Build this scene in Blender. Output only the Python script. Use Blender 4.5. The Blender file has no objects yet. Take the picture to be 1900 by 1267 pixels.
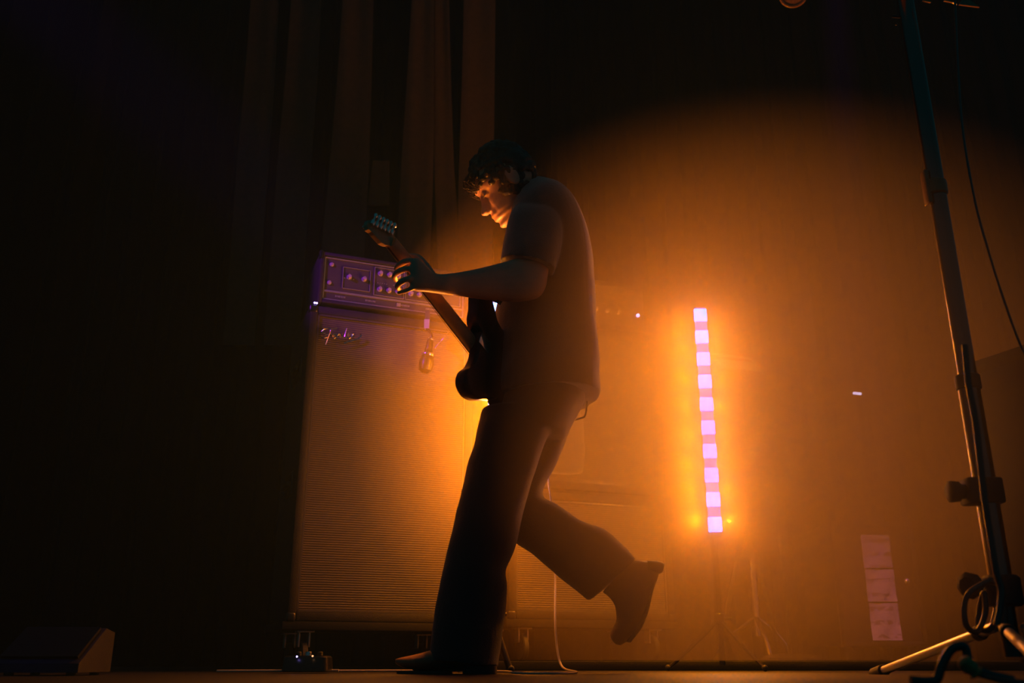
import bpy, bmesh, math, random
from mathutils import Vector, Matrix, noise
from math import sin, cos, pi, radians, atan2, sqrt

random.seed(7)
V = Vector
sc = bpy.context.scene
COL = sc.collection

# ------------------------------------------------------------------ camera
F = 1720.0; TH = radians(18.9); CZ = 0.041
cd = bpy.data.cameras.new('camera'); cam = bpy.data.objects.new('camera', cd); COL.objects.link(cam)
cam.location = (0, 0, CZ); cam.rotation_euler = (pi/2 + TH, 0, 0)
cd.sensor_width = 36; cd.lens = F/1900*36; cd.clip_start = 0.02; cd.clip_end = 60
cd.dof.use_dof = True; cd.dof.focus_distance = 3.0; cd.dof.aperture_fstop = 2.8
sc.camera = cam
sc.view_settings.view_transform = 'Standard'; sc.view_settings.look = 'None'
sc.view_settings.gamma = 1; sc.view_settings.exposure = 0; sc.view_settings.use_curve_mapping = False

# ------------------------------------------------------------------ light
THIN, HAZE_R, HAZE_G, G_R, G_G = 0.012, 0.14, 0.15, 0.68, 0.88   # densities and forward scattering per haze colour, which puts in the glow's reddening
AMBER = (1.0, 0.275, 0.0); BAT_F, BAT_B, BAT_A = (136.0, 1.2), (5.0, 26.0), (0.0, 26.0)   # battens' amber light: (visible, hidden), watts to the front / back
CELL = (0.0, 0.24, 1.0); CELL_E = 16.0
WORLD = (0.001, 0.025, 0.032)
w = bpy.data.worlds.new('dark_hall'); sc.world = w; w.use_nodes = True
w.node_tree.nodes['Background'].inputs[0].default_value = (*WORLD, 1)
w.node_tree.nodes['Background'].inputs[1].default_value = 1.0

def P(px, py, Y):
    dx = (px-950)/F; dy = (633.5-py)/F
    ry = cos(TH) - dy*sin(TH); rz = sin(TH) + dy*cos(TH)
    return V((dx*Y/ry, Y, CZ + rz*Y/ry))

def spot(name, loc, tgt, col, power, ang, blend=0.5, rad=0.05):
    l = bpy.data.lights.new(name, 'SPOT'); l.color = col; l.energy = power
    l.spot_size = radians(ang); l.spot_blend = blend; l.shadow_soft_size = rad
    o = bpy.data.objects.new(name, l); COL.objects.link(o); o.location = loc
    o.rotation_euler = (V(tgt)-V(loc)).to_track_quat('-Z', 'Y').to_euler()
    return o
# violet stage wash from the front left, onto the left stack, the hand and the taped sheet
spot('violet_wash_spot', (-2.6, 0.9, 2.6), P(690, 530, 3.4), (0.45, 0.02, 1.0), 520, 10, 0.6, 0.06)
spot('magenta_wash_spot', (1.35, 3.1, 3.3), P(1632, 1130, 4.3), (1.0, 0.0, 0.8), 230, 8, 0.5, 0.05)
spot('blue_wash_spot', (-2.2, 0.6, 2.4), P(105, 1185, 2.6), (0.01, 0.03, 1.0), 50, 7, 0.8, 0.05)

# ------------------------------------------------------------------ materials
def mat(name, col, rough=0.6, metal=0.0, bump=0.0, bscale=60.0, var=0.0, spec=0.5, wave=None, sheen=0.0):
    m = bpy.data.materials.new(name); m.use_nodes = True; nt = m.node_tree; b = nt.nodes['Principled BSDF']
    b.inputs['Base Color'].default_value = (*col, 1); b.inputs['Roughness'].default_value = rough
    b.inputs['Metallic'].default_value = metal; b.inputs['Specular IOR Level'].default_value = spec
    if sheen: b.inputs['Sheen Weight'].default_value = sheen
    tc = nt.nodes.new('ShaderNodeTexCoord'); n = nt.nodes.new('ShaderNodeTexNoise')
    n.inputs['Scale'].default_value = bscale; n.inputs['Detail'].default_value = 4
    nt.links.new(tc.outputs['Object'], n.inputs['Vector'])
    if var:
        r = nt.nodes.new('ShaderNodeMix'); r.data_type = 'RGBA'
        r.inputs['A'].default_value = (*[c*(1-var) for c in col], 1); r.inputs['B'].default_value = (*[min(1, c*(1+var)) for c in col], 1)
        nt.links.new(n.outputs['Fac'], r.inputs['Factor']); nt.links.new(r.outputs['Result'], b.inputs['Base Color'])
    h = n.outputs['Fac']
    if wave:
        wv = nt.nodes.new('ShaderNodeTexWave'); wv.bands_direction = wave[0]; wv.inputs['Scale'].default_value = wave[1]
        wv.inputs['Distortion'].default_value = wave[2]; wv.inputs['Detail'].default_value = 1
        nt.links.new(tc.outputs['Object'], wv.inputs['Vector']); h = wv.outputs['Fac']
        r = nt.nodes.new('ShaderNodeMix'); r.data_type = 'RGBA'
        r.inputs['A'].default_value = (*[c*wave[3] for c in col], 1); r.inputs['B'].default_value = (*col, 1)
        nt.links.new(h, r.inputs['Factor']); nt.links.new(r.outputs['Result'], b.inputs['Base Color'])
    if bump:
        bp = nt.nodes.new('ShaderNodeBump'); bp.inputs['Strength'].default_value = bump; bp.inputs['Distance'].default_value = 0.004
        nt.links.new(h, bp.inputs['Height']); nt.links.new(bp.outputs['Normal'], b.inputs['Normal'])
    return m
def emis(name, col, e):
    m = bpy.data.materials.new(name); m.use_nodes = True; nt = m.node_tree; nt.nodes.clear()
    o = nt.nodes.new('ShaderNodeOutputMaterial'); em = nt.nodes.new('ShaderNodeEmission')
    em.inputs[0].default_value = (*col, 1); em.inputs[1].default_value = e; nt.links.new(em.outputs[0], o.inputs[0])
    return m
M = dict(
    black=mat('black_paint', (0.012, 0.012, 0.013), 0.75, 0, 0.15, 90, spec=.12),
    tolex=mat('black_tolex', (0.02, 0.018, 0.018), 0.6, 0, 0.5, 400, 0.3, spec=.2),
    drape=mat('black_drape', (0.002, 0.002, 0.002), 0.95, 0, 0.2, 60, spec=.05),
    scenic=mat('scenic_cloth', (0.075, 0.05, 0.04), 0.95, 0, 0.3, 30, 0.25, spec=.1),
    floor=mat('stage_floor', (0.016, 0.013, 0.011), 0.55, 0, 0.35, 14, 0.4, spec=.3),
    riser=mat('riser_carpet', (0.02, 0.019, 0.018), 0.9, 0, 0.3, 200, 0.3, spec=.15),
    grille=mat('grille_cloth', (0.075, 0.062, 0.052), 0.75, 0, 0.5, 100, wave=('Z', 38, 0.6, 0.45)),
    panel=mat('amp_panel', (0.06, 0.055, 0.05), 0.4, 0.2, 0.05, 200, 0.2),
    silver=mat('silver_trim', (0.6, 0.58, 0.56), 0.35, 0.8, 0.05, 200, 0.1),
    pale_cable=mat('pale_cable', (0.5, 0.42, 0.36), 0.4, 0.0, 0.02, 80),
    amber_lit=mat('amber_lit_metal', (0.45, 0.22, 0.08), 0.55, 0.3, 0.02, 80),  # connector metal with the amber stage light put into its colour
    knob=mat('pale_knob', (0.30, 0.26, 0.32), 0.3, 0.0, 0.02, 80),
    chrome=mat('chrome', (0.8, 0.8, 0.8), 0.12, 1.0, 0.02, 80),
    darkmetal=mat('dark_metal', (0.05, 0.05, 0.05), 0.3, 0.9, 0.05, 120, 0.2),
    stand=mat('stand_enamel', (0.02, 0.018, 0.016), 0.22, 0.0, 0.05, 120, 0.2),
    tubing=mat('polished_tube', (0.13, 0.12, 0.11), 0.26, 1.0, 0.02, 120, 0.1),
    rubber=mat('rubber', (0.015, 0.015, 0.015), 0.7, 0, 0.1, 100),
    skin=mat('skin', (0.55, 0.30, 0.20), 0.45, 0, 0.12, 220, 0.12),
    hair=mat('dark_hair', (0.03, 0.018, 0.01), 0.45, 0, 0.6, 140, 0.4),
    shirt=mat('dark_shirt', (0.035, 0.03, 0.028), 0.85, 0, 0.5, 300, 0.2, sheen=0.8),
    trouser=mat('dark_trousers', (0.022, 0.02, 0.022), 0.8, 0, 0.5, 260, 0.2, sheen=0.3),
    leather=mat('brown_leather', (0.20, 0.10, 0.045), 0.35, 0, 0.35, 90, 0.4),
    sole=mat('boot_sole', (0.03, 0.022, 0.018), 0.5, 0, 0.2, 100, 0.2),
    guitar=mat('guitar_lacquer', (0.05, 0.015, 0.01), 0.3, 0, 0.0, 30, 0.3, spec=.25),
    maple=mat('maple_neck', (0.42, 0.25, 0.12), 0.3, 0, 0.05, 60, 0.2),
    rosewood=mat('rosewood', (0.06, 0.03, 0.02), 0.4, 0, 0.1, 80, 0.3),
    paper=mat('paper', (0.75, 0.72, 0.70), 0.8, 0, 0.1, 60, 0.05),
    ivory=mat('ivory_keys', (0.8, 0.78, 0.72), 0.35, 0, 0.02, 60, 0.05),
    cable=mat('cable_rubber', (0.06, 0.05, 0.045), 0.25, 0, 0.05, 100),
    cell=emis('led_cell', CELL, CELL_E),
    gap=emis('led_gap', (0.01, 0.10, 0.20), 8.0),
    led_blue=emis('blue_pilot', (0.35, 0.25, 1.0), 6.0),
    led_white=emis('white_pilot', (0.9, 0.8, 1.0), 5.0),
    led_orange=emis('orange_pilot', (1.0, 0.45, 0.2), 1.6),
    lamp_warm=emis('warm_tube', (1.0, 0.72, 0.42), 6.0),
)

# ------------------------------------------------------------------ helpers
def base(o):
    v = V((0, 0, 0))
    while o is not None: v += o.location; o = o.parent
    return v
def tag(o, label, cat=None, group=None, kind=None):
    o['label'] = label
    if cat: o['category'] = cat
    if group: o['group'] = group
    if kind: o['kind'] = kind
    return o
def thing(name, label, cat, loc, group=None):
    o = bpy.data.objects.new(name, None); COL.objects.link(o); o.location = loc; o.empty_display_size = 0.1
    return tag(o, label, cat, group)
def obj(name, bm, m, parent=None, smooth=True, label=None):
    me = bpy.data.meshes.new(name)
    if parent is not None: bmesh.ops.translate(bm, verts=bm.verts, vec=-base(parent))
    bmesh.ops.recalc_face_normals(bm, faces=bm.faces)
    bm.to_mesh(me); bm.free()
    me.materials.append(M[m] if isinstance(m, str) else m)
    for p in me.polygons: p.use_smooth = smooth
    if smooth and len(me.polygons):
        try: me.set_sharp_from_angle(angle=radians(40))
        except Exception: pass
    o = bpy.data.objects.new(name, me); COL.objects.link(o)
    if parent is not None: o.parent = parent
    if label: o['label'] = label
    return o
def inst(name, me, parent, loc, rot=None):
    o = bpy.data.objects.new(name, me); COL.objects.link(o); o.parent = parent
    o.location = V(loc) - base(parent)
    if rot is not None: o.rotation_euler = rot
    return o
def frame(o, x, z=None, y=None):
    """4x4 with origin o and given axes"""
    x = V(x).normalized(); y = V(y).normalized(); z = x.cross(y)
    m = Matrix((x, y, z)).transposed().to_4x4(); m.translation = o
    return m
I4 = Matrix.Identity(4)
def box(bm, lo, hi, mx=I4, bev=0.0, seg=2):
    r = bmesh.ops.create_cube(bm, size=1.0); vs = r['verts']
    lo, hi = V(lo), V(hi)
    for v in vs:
        v.co = V((lo.x if v.co.x < 0 else hi.x, lo.y if v.co.y < 0 else hi.y, lo.z if v.co.z < 0 else hi.z))
    if bev:
        es = list({e for v in vs for e in v.link_edges})
        rr = bmesh.ops.bevel(bm, geom=es, offset=bev, segments=seg, affect='EDGES', profile=0.5)
        vs = list({v for f in rr['faces'] for v in f.verts} | {v for v in vs if v.is_valid})
    for v in vs: v.co = mx @ v.co
    return vs
def rings(bm, rs, cap=True, closed=False):
    """rs: list of lists of points (same count)"""
    L = [[bm.verts.new(p) for p in r] for r in rs]
    n = len(L[0])
    K = len(L)
    for i in range(K if closed else K-1):
        a, b = L[i], L[(i+1) % K]
        for j in range(n):
            try: bm.faces.new((a[j], a[(j+1) % n], b[(j+1) % n], b[j]))
            except ValueError: pass
    if cap and not closed:
        bm.faces.new(L[0][::-1]); bm.faces.new(L[-1])
def ell(c, a, b, n=24, p=2.0):
    out = []
    for k in range(n):
        t = 2*pi*k/n; ct, st = cos(t), sin(t)
        out.append(c + a*(abs(ct)**(2/p)*(1 if ct >= 0 else -1)) + b*(abs(st)**(2/p)*(1 if st >= 0 else -1)))
    return out
def cyl(bm, p0, p1, r0, r1=None, n=20, bevel=0):
    p0, p1 = V(p0), V(p1); r1 = r0 if r1 is None else r1
    d = (p1-p0).normalized(); a = d.orthogonal().normalized(); b = d.cross(a)
    rs = []
    if bevel: rs.append(ell(p0, a*(r0-bevel), b*(r0-bevel), n)); rs.append(ell(p0+d*bevel, a*r0, b*r0, n)); rs.append(ell(p1-d*bevel, a*r1, b*r1, n)); rs.append(ell(p1, a*(r1-bevel), b*(r1-bevel), n))
    else: rs = [ell(p0, a*r0, b*r0, n), ell(p1, a*r1, b*r1, n)]
    rings(bm, rs)
def lathe(bm, p0, d, prof, n=24):
    """prof: list of (distance along d, radius)"""
    d = V(d).normalized(); a = d.orthogonal().normalized(); b = d.cross(a)
    rings(bm, [ell(V(p0)+d*t, a*max(r, 1e-4), b*max(r, 1e-4), n) for t, r in prof])
def smooth_path(pts, sub=6):
    pts = [V(p) for p in pts]; out = []
    for i in range(len(pts)-1):
        p0 = pts[max(i-1, 0)]; p1 = pts[i]; p2 = pts[i+1]; p3 = pts[min(i+2, len(pts)-1)]
        for k in range(sub):
            t = k/sub
            out.append(0.5*((2*p1)+(p2-p0)*t+(2*p0-5*p1+4*p2-p3)*t*t+(3*p1-p0-3*p2+p3)*t**3))
    out.append(pts[-1]); return out
def tube(bm, pts, r, n=8, sub=6, taper=None, flat=1.0):
    path = smooth_path(pts, sub) if sub else [V(p) for p in pts]
    rs = []; a = None
    for i, p in enumerate(path):
        d = (path[min(i+1, len(path)-1)]-path[max(i-1, 0)])
        if d.length < 1e-9: d = V((0, 0, 1))
        d.normalize()
        a = d.orthogonal().normalized() if a is None else (a - d*a.dot(d)).normalized()
        b = d.cross(a); rr = r*(taper(i/(len(path)-1)) if taper else 1)
        rs.append(ell(p, a*rr, b*rr*flat, n))
    rings(bm, rs)
def prism(bm, pts, off):
    """pts: outline (world), off: extrusion vector"""
    a = [bm.verts.new(p) for p in pts]; b = [bm.verts.new(V(p)+off) for p in pts]
    n = len(a)
    bm.faces.new(a[::-1]); bm.faces.new(b)
    for i in range(n): bm.faces.new((a[i], a[(i+1) % n], b[(i+1) % n], b[i]))
def loft_px(bm, secs, n=28, p=2.2, sub=4):
    """secs: (lx,ly,rx,ry,Y,t): silhouette left/right points in the photograph at depth Y, half depth t"""
    cs = []
    for s in secs:
        l, r = P(s[0], s[1], s[4]), P(s[2], s[3], s[4])
        cs.append(((l+r)/2, (r-l)/2, s[5]))
    C = smooth_path([c[0] for c in cs], sub); A = smooth_path([c[1] for c in cs], sub)
    T = smooth_path([V((c[2], 0, 0)) for c in cs], sub)
    rs = []
    for i in range(len(C)):
        a = A[i]; d = V((0, 1, 0)); b = (d - a*(d.dot(a)/a.length_squared)).normalized()*T[i].x
        rs.append(ell(C[i], a, b, n, p))
    rings(bm, rs)
def remesh(bm, voxel, smooth=2, fn=None):
    """fuse everything in bm into one skin"""
    bmesh.ops.recalc_face_normals(bm, faces=bm.faces)
    bmesh.ops.triangulate(bm, faces=bm.faces)
    me = bpy.data.meshes.new('tmp'); bm.to_mesh(me); bm.free()
    o = bpy.data.objects.new('tmp', me); COL.objects.link(o)
    md = o.modifiers.new('r', 'REMESH'); md.mode = 'VOXEL'; md.voxel_size = voxel; md.adaptivity = 0
    if smooth:
        s = o.modifiers.new('s', 'SMOOTH'); s.factor = 0.5; s.iterations = smooth
    dg = bpy.context.evaluated_depsgraph_get(); ev = o.evaluated_get(dg); m2 = bpy.data.meshes.new_from_object(ev)
    out = bmesh.new(); out.from_mesh(m2)
    bpy.data.objects.remove(o); bpy.data.meshes.remove(me); bpy.data.meshes.remove(m2)
    if fn:
        out.normal_update()
        for v in out.verts: v.co += v.normal*fn(v.co)
    return out

# ================================================================== SETTING
bm = bmesh.new(); box(bm, (-4.2, -0.6, -0.05), (4.2, 6.0, 0.0))
tag(obj('floor', bm, 'floor', smooth=False), 'dark glossy stage floor streaked with amber light', kind='structure')
bm = bmesh.new()      # back wall hung with pleated black masking drape
def pleats(x0, x1, y, z0, z1, amp=0.03, pitch=0.16):
    n = int((x1-x0)/0.02); f = []; bk = []
    for i in range(n+1):
        x = x0+(x1-x0)*i/n; yy = y + amp*sin(2*pi*x/pitch + 0.8*sin(x*5)) + 0.4*amp*sin(2*pi*x/pitch*2.3)
        f.append((x, yy)); bk.append((x, y+0.12))
    for i in range(n):
        for (q, s) in ((f, 1), (bk, -1)):
            v = [bm.verts.new((q[i][0], q[i][1], z0)), bm.verts.new((q[i+1][0], q[i+1][1], z0)), bm.verts.new((q[i+1][0], q[i+1][1], z1)), bm.verts.new((q[i][0], q[i][1], z1))]
            bm.faces.new(v[::s])
    bmesh.ops.remove_doubles(bm, verts=bm.verts, dist=1e-5)
pleats(-4.2, 4.2, 5.4, 0, 5.2)
tag(obj('wall_back', bm, 'drape'), 'pleated black masking drape across the back of the stage', kind='structure')
RZ = 0.034
bm = bmesh.new(); box(bm, (-0.25, 3.62, 0.0), (3.4, 5.2, RZ), bev=0.006)
tag(obj('trim_1', bm, 'riser'), 'low dark platform edge behind the guitarist', kind='structure')

# ------------------------------------------------------------------ backdrop strips
def strip(poly, Y, th=0.012):
    """poly: left edge pts then right edge pts (top to bottom) in the picture at depth Y; hanging cloth with soft folds"""
    L, R = poly
    bm = bmesh.new(); rows = []
    lp = smooth_path([P(x, y, Y) for x, y in L], 6); rp = smooth_path([P(x, y, Y) for x, y in R], 6)
    m = 10
    for a, b in zip(lp, rp):
        rows.append([a.lerp(b, j/m)+V((0, 0.006*sin(j*.8+Y*9)+0.004*sin(a.z*3+j*.6), 0)) for j in range(m+1)])
    rs = [r + [q+V((0, th, 0)) for q in r[::-1]] for r in rows]
    rings(bm, rs); return bm
bd = thing('scenic_backdrop', 'tall hanging cloth strips with narrow dark gaps behind the left amplifier', 'backdrop', (-0.6, 4.6, 0))
STR = [
    (([(640, -60), (628, 120), (612, 300), (596, 470), (583, 640)], [(694, -60), (690, 120), (684, 300), (676, 470), (668, 640)]), 4.60),
    (([(692, 298), (689, 322), (686, 346), (683, 372), (682, 380)], [(722, 298), (722, 322), (722, 346), (722, 372), (722, 380)]), 4.64),
    (([(768, -60), (757, 120), (745, 300), (736, 470), (726, 640)], [(806, -60), (805, 120), (804, 300), (798, 470), (790, 640)]), 4.60),
    (([(808, -60), (806, 120), (806, 300), (812, 470), (818, 640)], [(832, -60), (836, 120), (842, 300), (849, 410), (850, 640)]), 4.62),
    (([(862, -60), (858, 120), (852, 300), (850, 410), (851, 640)], [(920, -60), (918, 120), (916, 300), (914, 470), (912, 640)]), 4.60),
    (([(545, -60), (532, 120), (515, 300), (503, 470), (490, 640)], [(598, -60), (590, 120), (577, 300), (566, 470), (555, 640)]), 4.75),
    (([(470, -60), (457, 120), (440, 300), (428, 470), (415, 640)], [(520, -60), (510, 120), (497, 300), (485, 470), (470, 640)]), 4.80),
]
for s, Y in STR: obj('cloth_strip', strip(s, Y), 'scenic', bd)
bm = bmesh.new(); cyl(bm, P(420, -70, 4.75), P(960, -70, 4.75), 0.03); obj('batten', bm, 'darkmetal', bd)
# leg drape in the wings left
bm = bmesh.new(); pleats(-3.4, -2.0, 3.9, 0, 4.6, 0.05, 0.22)
tag(obj('side_drape', bm, 'drape'), 'black pleated drape hanging in the wings left of the amplifiers', 'drape')

# ================================================================== AMPLIFIER STACKS
A22 = radians(22.0)
UX = V((cos(A22), sin(A22), 0)); UN = V((-sin(A22), cos(A22), 0))       # along the fronts / away from camera
ORG = V((-0.745, 3.35, 0))
def S(u, d, z): return ORG + UX*u + UN*d + V((0, 0, z))
def SM(u=0, d=0, z=0): 
    m = Matrix((UX, UN, V((0, 0, 1)))).transposed().to_4x4(); m.translation = S(u, d, z); return m
def cabinet(name, label, u0, u1, z0, z1, dep=0.4, fr=0.032, grp=None, strips=()):
    t = thing(name, label, 'speaker cabinet', S((u0+u1)/2, dep/2, z0), grp)
    mx = SM(u0, 0, z0); W = u1-u0; H = z1-z0
    bm = bmesh.new()
    for lo, hi in (((0, 0, 0), (fr, dep, H)), ((W-fr, 0, 0), (W, dep, H)), ((fr-.001, 0, 0), (W-fr+.001, dep, fr)), ((fr-.001, 0, H-fr), (W-fr+.001, dep, H)), ((fr-.001, dep-.02, fr-.001), (W-fr+.001, dep, H-fr+.001))):
        box(bm, lo, hi, mx, 0.006)
    obj('cabinet_shell', bm, 'tolex', t)
    bm = bmesh.new(); box(bm, (fr, 0.012, fr), (W-fr, 0.03, H-fr), mx)
    bm2 = bm; 
    g = obj('grille_cloth', bm2, 'grille', t, smooth=False)
    bm = bmesh.new()
    for a, b in (((fr, .004, fr), (fr+.007, .014, H-fr)), ((W-fr-.007, .004, fr), (W-fr, .014, H-fr)), ((fr, .004, H-fr-.007), (W-fr, .014, H-fr)), ((fr, .004, fr), (W-fr, .014, fr+.007))): box(bm, a, b, mx)
    obj('piping', bm, 'panel', t)
    for cu in (0, W):
        for cz in (0, H):
            bm = bmesh.new(); s = 0.03
            a = -0.003 if cu == 0 else W-s; b = s if cu == 0 else W+0.003
            c = -0.003 if cz == 0 else H-s; d = s if cz == 0 else H+0.003
            box(bm, (a, -0.003, c), (b, s, d), mx, 0.008, 3); obj('corner', bm, 'darkmetal', t)
    return t, mx, W, H
c1, mx1, W1, H1 = cabinet('bass_cabinet', 'tall bass speaker cabinet with woven silver grille cloth and script badge, left of the guitarist', -0.035, 0.635, 0.165, 1.335, 0.42)
# script badge drawn as raised wire lettering (F e n d e r with a swoosh)
bd2 = []
def stroke(bm, pts, r=0.0022): tube(bm, [mx1 @ V((0.045+x*0.001, -0.006, 1.035+y*0.001)) for x, y in pts], r, 6, 5)
bm = bmesh.new()
LET = [
    [(22, -22), (30, 8), (38, 38), (30, 44), (14, 40), (4, 30), (8, 22), (18, 24)], [(34, 41), (52, 46), (64, 50)], [(16, 14), (30, 20), (44, 24)], [(2, 8), (14, 2), (30, 8)],
    [(46, 12), (56, 18), (54, 25), (48, 20), (50, 8), (60, 12)], [(62, 26), (66, 10)], [(66, 20), (74, 28), (76, 12), (80, 14)],
    [(92, 28), (84, 28), (84, 14), (94, 18)], [(100, 54), (95, 30), (94, 14), (100, 18)], [(102, 22), (112, 28), (108, 34), (104, 24), (108, 14), (118, 18)],
    [(120, 34), (122, 18)], [(122, 28), (128, 35), (134, 34)],
]
for s in LET: stroke(bm, s)
obj('script_badge', bm, 'chrome', c1, label='raised chrome cursive lettering badge')
bm = bmesh.new(); tube(bm, [mx1 @ V((0.045+x*.001, -0.006, 1.035+y*.001)) for x, y in ((92, -8), (110, 2), (134, 12), (150, 22), (158, 34), (150, 36))], 0.0035, 8, 5, flat=0.5)
obj('badge_swoosh', bm, 'chrome', c1)
for z in (0.45, 0.9):   # recessed side handles on left edge
    bm = bmesh.new(); box(bm, (-0.006, 0.10, z), (0.004, 0.26, z+0.09), mx1, 0.004); box(bm, (-0.02, 0.12, z+0.035), (-0.004, 0.24, z+0.055), mx1, 0.005); obj('side_handle', bm, 'darkmetal', c1)
def dolly(name, label, u0, u1, z1, z0, dep=0.42, grp='wheeled boards under the amplifier stacks'):
    t = thing(name, label, 'dolly', S((u0+u1)/2, dep/2, z0), grp)
    bm = bmesh.new(); box(bm, (u0, 0.0, z1-0.03), (u1, dep, z1), SM(), 0.005); obj('board', bm, 'black', t)
    for u in (u0+0.09, u1-0.09):
        for d in (0.06, dep-0.06):
            bm = bmesh.new(); box(bm, (u-.03, d-.03, z1-.036), (u+.03, d+.03, z1-.03), SM(), 0.001)
            for sx in (-1, 1): box(bm, (u-.004+sx*.018-.002, d-.02, z1-.085), (u-.004+sx*.018+.004, d+.02, z1-.034), SM(), 0.001)
            c = obj('caster_fork', bm, 'silver', t)
            bm = bmesh.new(); r = (z1-z0-0.04)/2; r = min(r, 0.05)
            cyl(bm, S(u-0.013, d, z0+r), S(u+0.009, d, z0+r), r, n=24, bevel=0.004); obj('wheel', bm, 'rubber', c)
    return t
dolly('equipment_dolly', 'black wheeled board carrying the tall bass cabinet', -0.05, 0.65, 0.165, 0.0)
c2, mx2, W2, H2 = cabinet('guitar_cabinet', 'lower wide speaker cabinet of the stack behind the guitarist', 0.79, 1.52, 0.185, 0.675)
c3, mx3, W3, H3 = cabinet('guitar_cabinet', 'upper speaker cabinet of the stack behind the guitarist, under the small amplifier head', 0.82, 1.50, 0.69, 1.405)
dolly('equipment_dolly', 'black wheeled board under the wide cabinets behind the guitarist', 0.78, 1.53, 0.185, RZ)
bm = bmesh.new(); box(bm, (0.80, 0.02, 0.676), (1.50, 0.38, 0.689), SM(), 0.002)
obj('foot_board', bm, 'black', c3)

# ---- amp head on the bass cabinet
U0, U1, Z0, Z1 = -0.01, 0.61, 1.35, 1.565
h1 = thing('bass_amplifier_head', 'wide bass amplifier head with violet-lit knobs on top of the bass cabinet', 'amplifier', S(0.3, 0.15, 1.336))
bm = bmesh.new()
for lo, hi in (((0, 0, 0), (.018, .3, .215)), ((.602, 0, 0), (.62, .3, .215)), ((.017, 0, 0), (.603, .3, .016)), ((.017, 0, .199), (.603, .3, .215)), ((.017, .28, .015), (.603, .3, .2))): box(bm, lo, hi, SM(U0, 0, Z0), 0.004)
obj('amp_case', bm, 'tolex', h1)
HM = SM(U0, 0, Z0)
bm = bmesh.new(); box(bm, (.018, .012, .016), (.602, .03, .199), HM); obj('front_panel', bm, 'panel', h1)
def lines(bm, x0, z0, x1, z1, w=0.0022, y=0.0115, o=0.004):
    for a, b in (((x0, z0), (x1, z0)), ((x0, z1), (x1, z1)), ((x0, z0), (x0, z1)), ((x1, z0), (x1, z1))):
        box(bm, (min(a[0], b[0])-w/2, y-o, min(a[1], b[1])-w/2), (max(a[0], b[0])+w/2, y+.001, max(a[1], b[1])+w/2), HM)
bm = bmesh.new(); lines(bm, .022, .02, .598, .195, .004); lines(bm, .022, .052, .598, .056, .003)
obj('silver_border', bm, 'silver', h1, smooth=False)
bm = bmesh.new(); lines(bm, .095, .075, .205, .165, .0015); lines(bm, .222, .065, .345, .185, .002); lines(bm, .352, .065, .47, .185, .002); lines(bm, .478, .065, .585, .185, .002)
for x in (.10, .235, .30, .37, .43, .50, .55):
    for k in range(5): box(bm, (x+k*.009, .0105, .118 + .001*(k % 2)), (x+k*.009+.005, .012, .1205), HM)
obj('panel_lettering', bm, 'silver', h1, smooth=False, label='fine printed legends and outlines')
# lower strip print
bm = bmesh.new()
for x in (.07, .19, .33, .44, .53):
    for k in range(7): box(bm, (x+k*.006, .0105, .034), (x+k*.006+.003+.002*random.random(), .012, .041), HM)
box(bm, (.318, .008, .030), (.334, .012, .044), HM)
obj('lower_lettering', bm, 'silver', h1, smooth=False)['kind'] = 'stuff'
def knob_mesh(r, h, m='chrome'):
    bm = bmesh.new(); lathe(bm, (0, 0, 0), (0, -1, 0), [(0, r*1.25), (0.002, r*1.25), (0.0025, r), (h*.8, r*.92), (h, r*.8)], 20)
    box(bm, (-r*.1, -h-.001, 0), (r*.1, -h*.5, r*.95))
    me = bpy.data.meshes.new('knob'); bm.to_mesh(me); bm.free(); me.materials.append(M[m])
    for p in me.polygons: p.use_smooth = True
    me.set_sharp_from_angle(angle=radians(35)); return me
KM = knob_mesh(0.0085, 0.016, 'knob'); KJ = knob_mesh(0.007, 0.006, 'knob')
for (x, z) in [(.048, .168), (.043, .09)]: inst('input_jack', KJ, h1, HM @ V((x, .010, z)), (0, 0, A22))
for (x, z) in [(.12, .125), (.18, .125), (.245, .16), (.283, .16), (.32, .16), (.245, .092), (.283, .092), (.32, .092), (.375, .16), (.41, .16), (.447, .16), (.375, .092), (.41, .092), (.447, .092), (.50, .125), (.56, .125)]:
    inst('knob', KM, h1, HM @ V((x, .010, z)), (0, random.uniform(-1, 1), A22))
for x in (.05, .57):
    for d in (.05, .25):
        bm = bmesh.new(); cyl(bm, HM @ V((x, d, -.014)), HM @ V((x, d, 0.001)), .014, bevel=.002); obj('foot', bm, 'rubber', h1)
bm = bmesh.new(); tube(bm, [HM @ V(q) for q in ((.2, .12, .215), (.21, .12, .232), (.31, .12, .238), (.41, .12, .232), (.42, .12, .215))], .009, 8, flat=.5); obj('handle', bm, 'rubber', h1)
for x in (-.004, .61):
    bm = bmesh.new(); box(bm, (x, -.004, .185), (x+.014, .02, .219), HM, .004); obj('corner', bm, 'darkmetal', h1)
bm = bmesh.new(); bmesh.ops.create_uvsphere(bm, u_segments=10, v_segments=8, radius=.004, matrix=Matrix.Translation(S(-.012, -.004, 1.342)))
bmesh.ops.create_uvsphere(bm, u_segments=10, v_segments=8, radius=.004, matrix=Matrix.Translation(S(-.02, -.004, 1.342)))
obj('pilot_lamp', bm, 'led_blue', h1)

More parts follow.
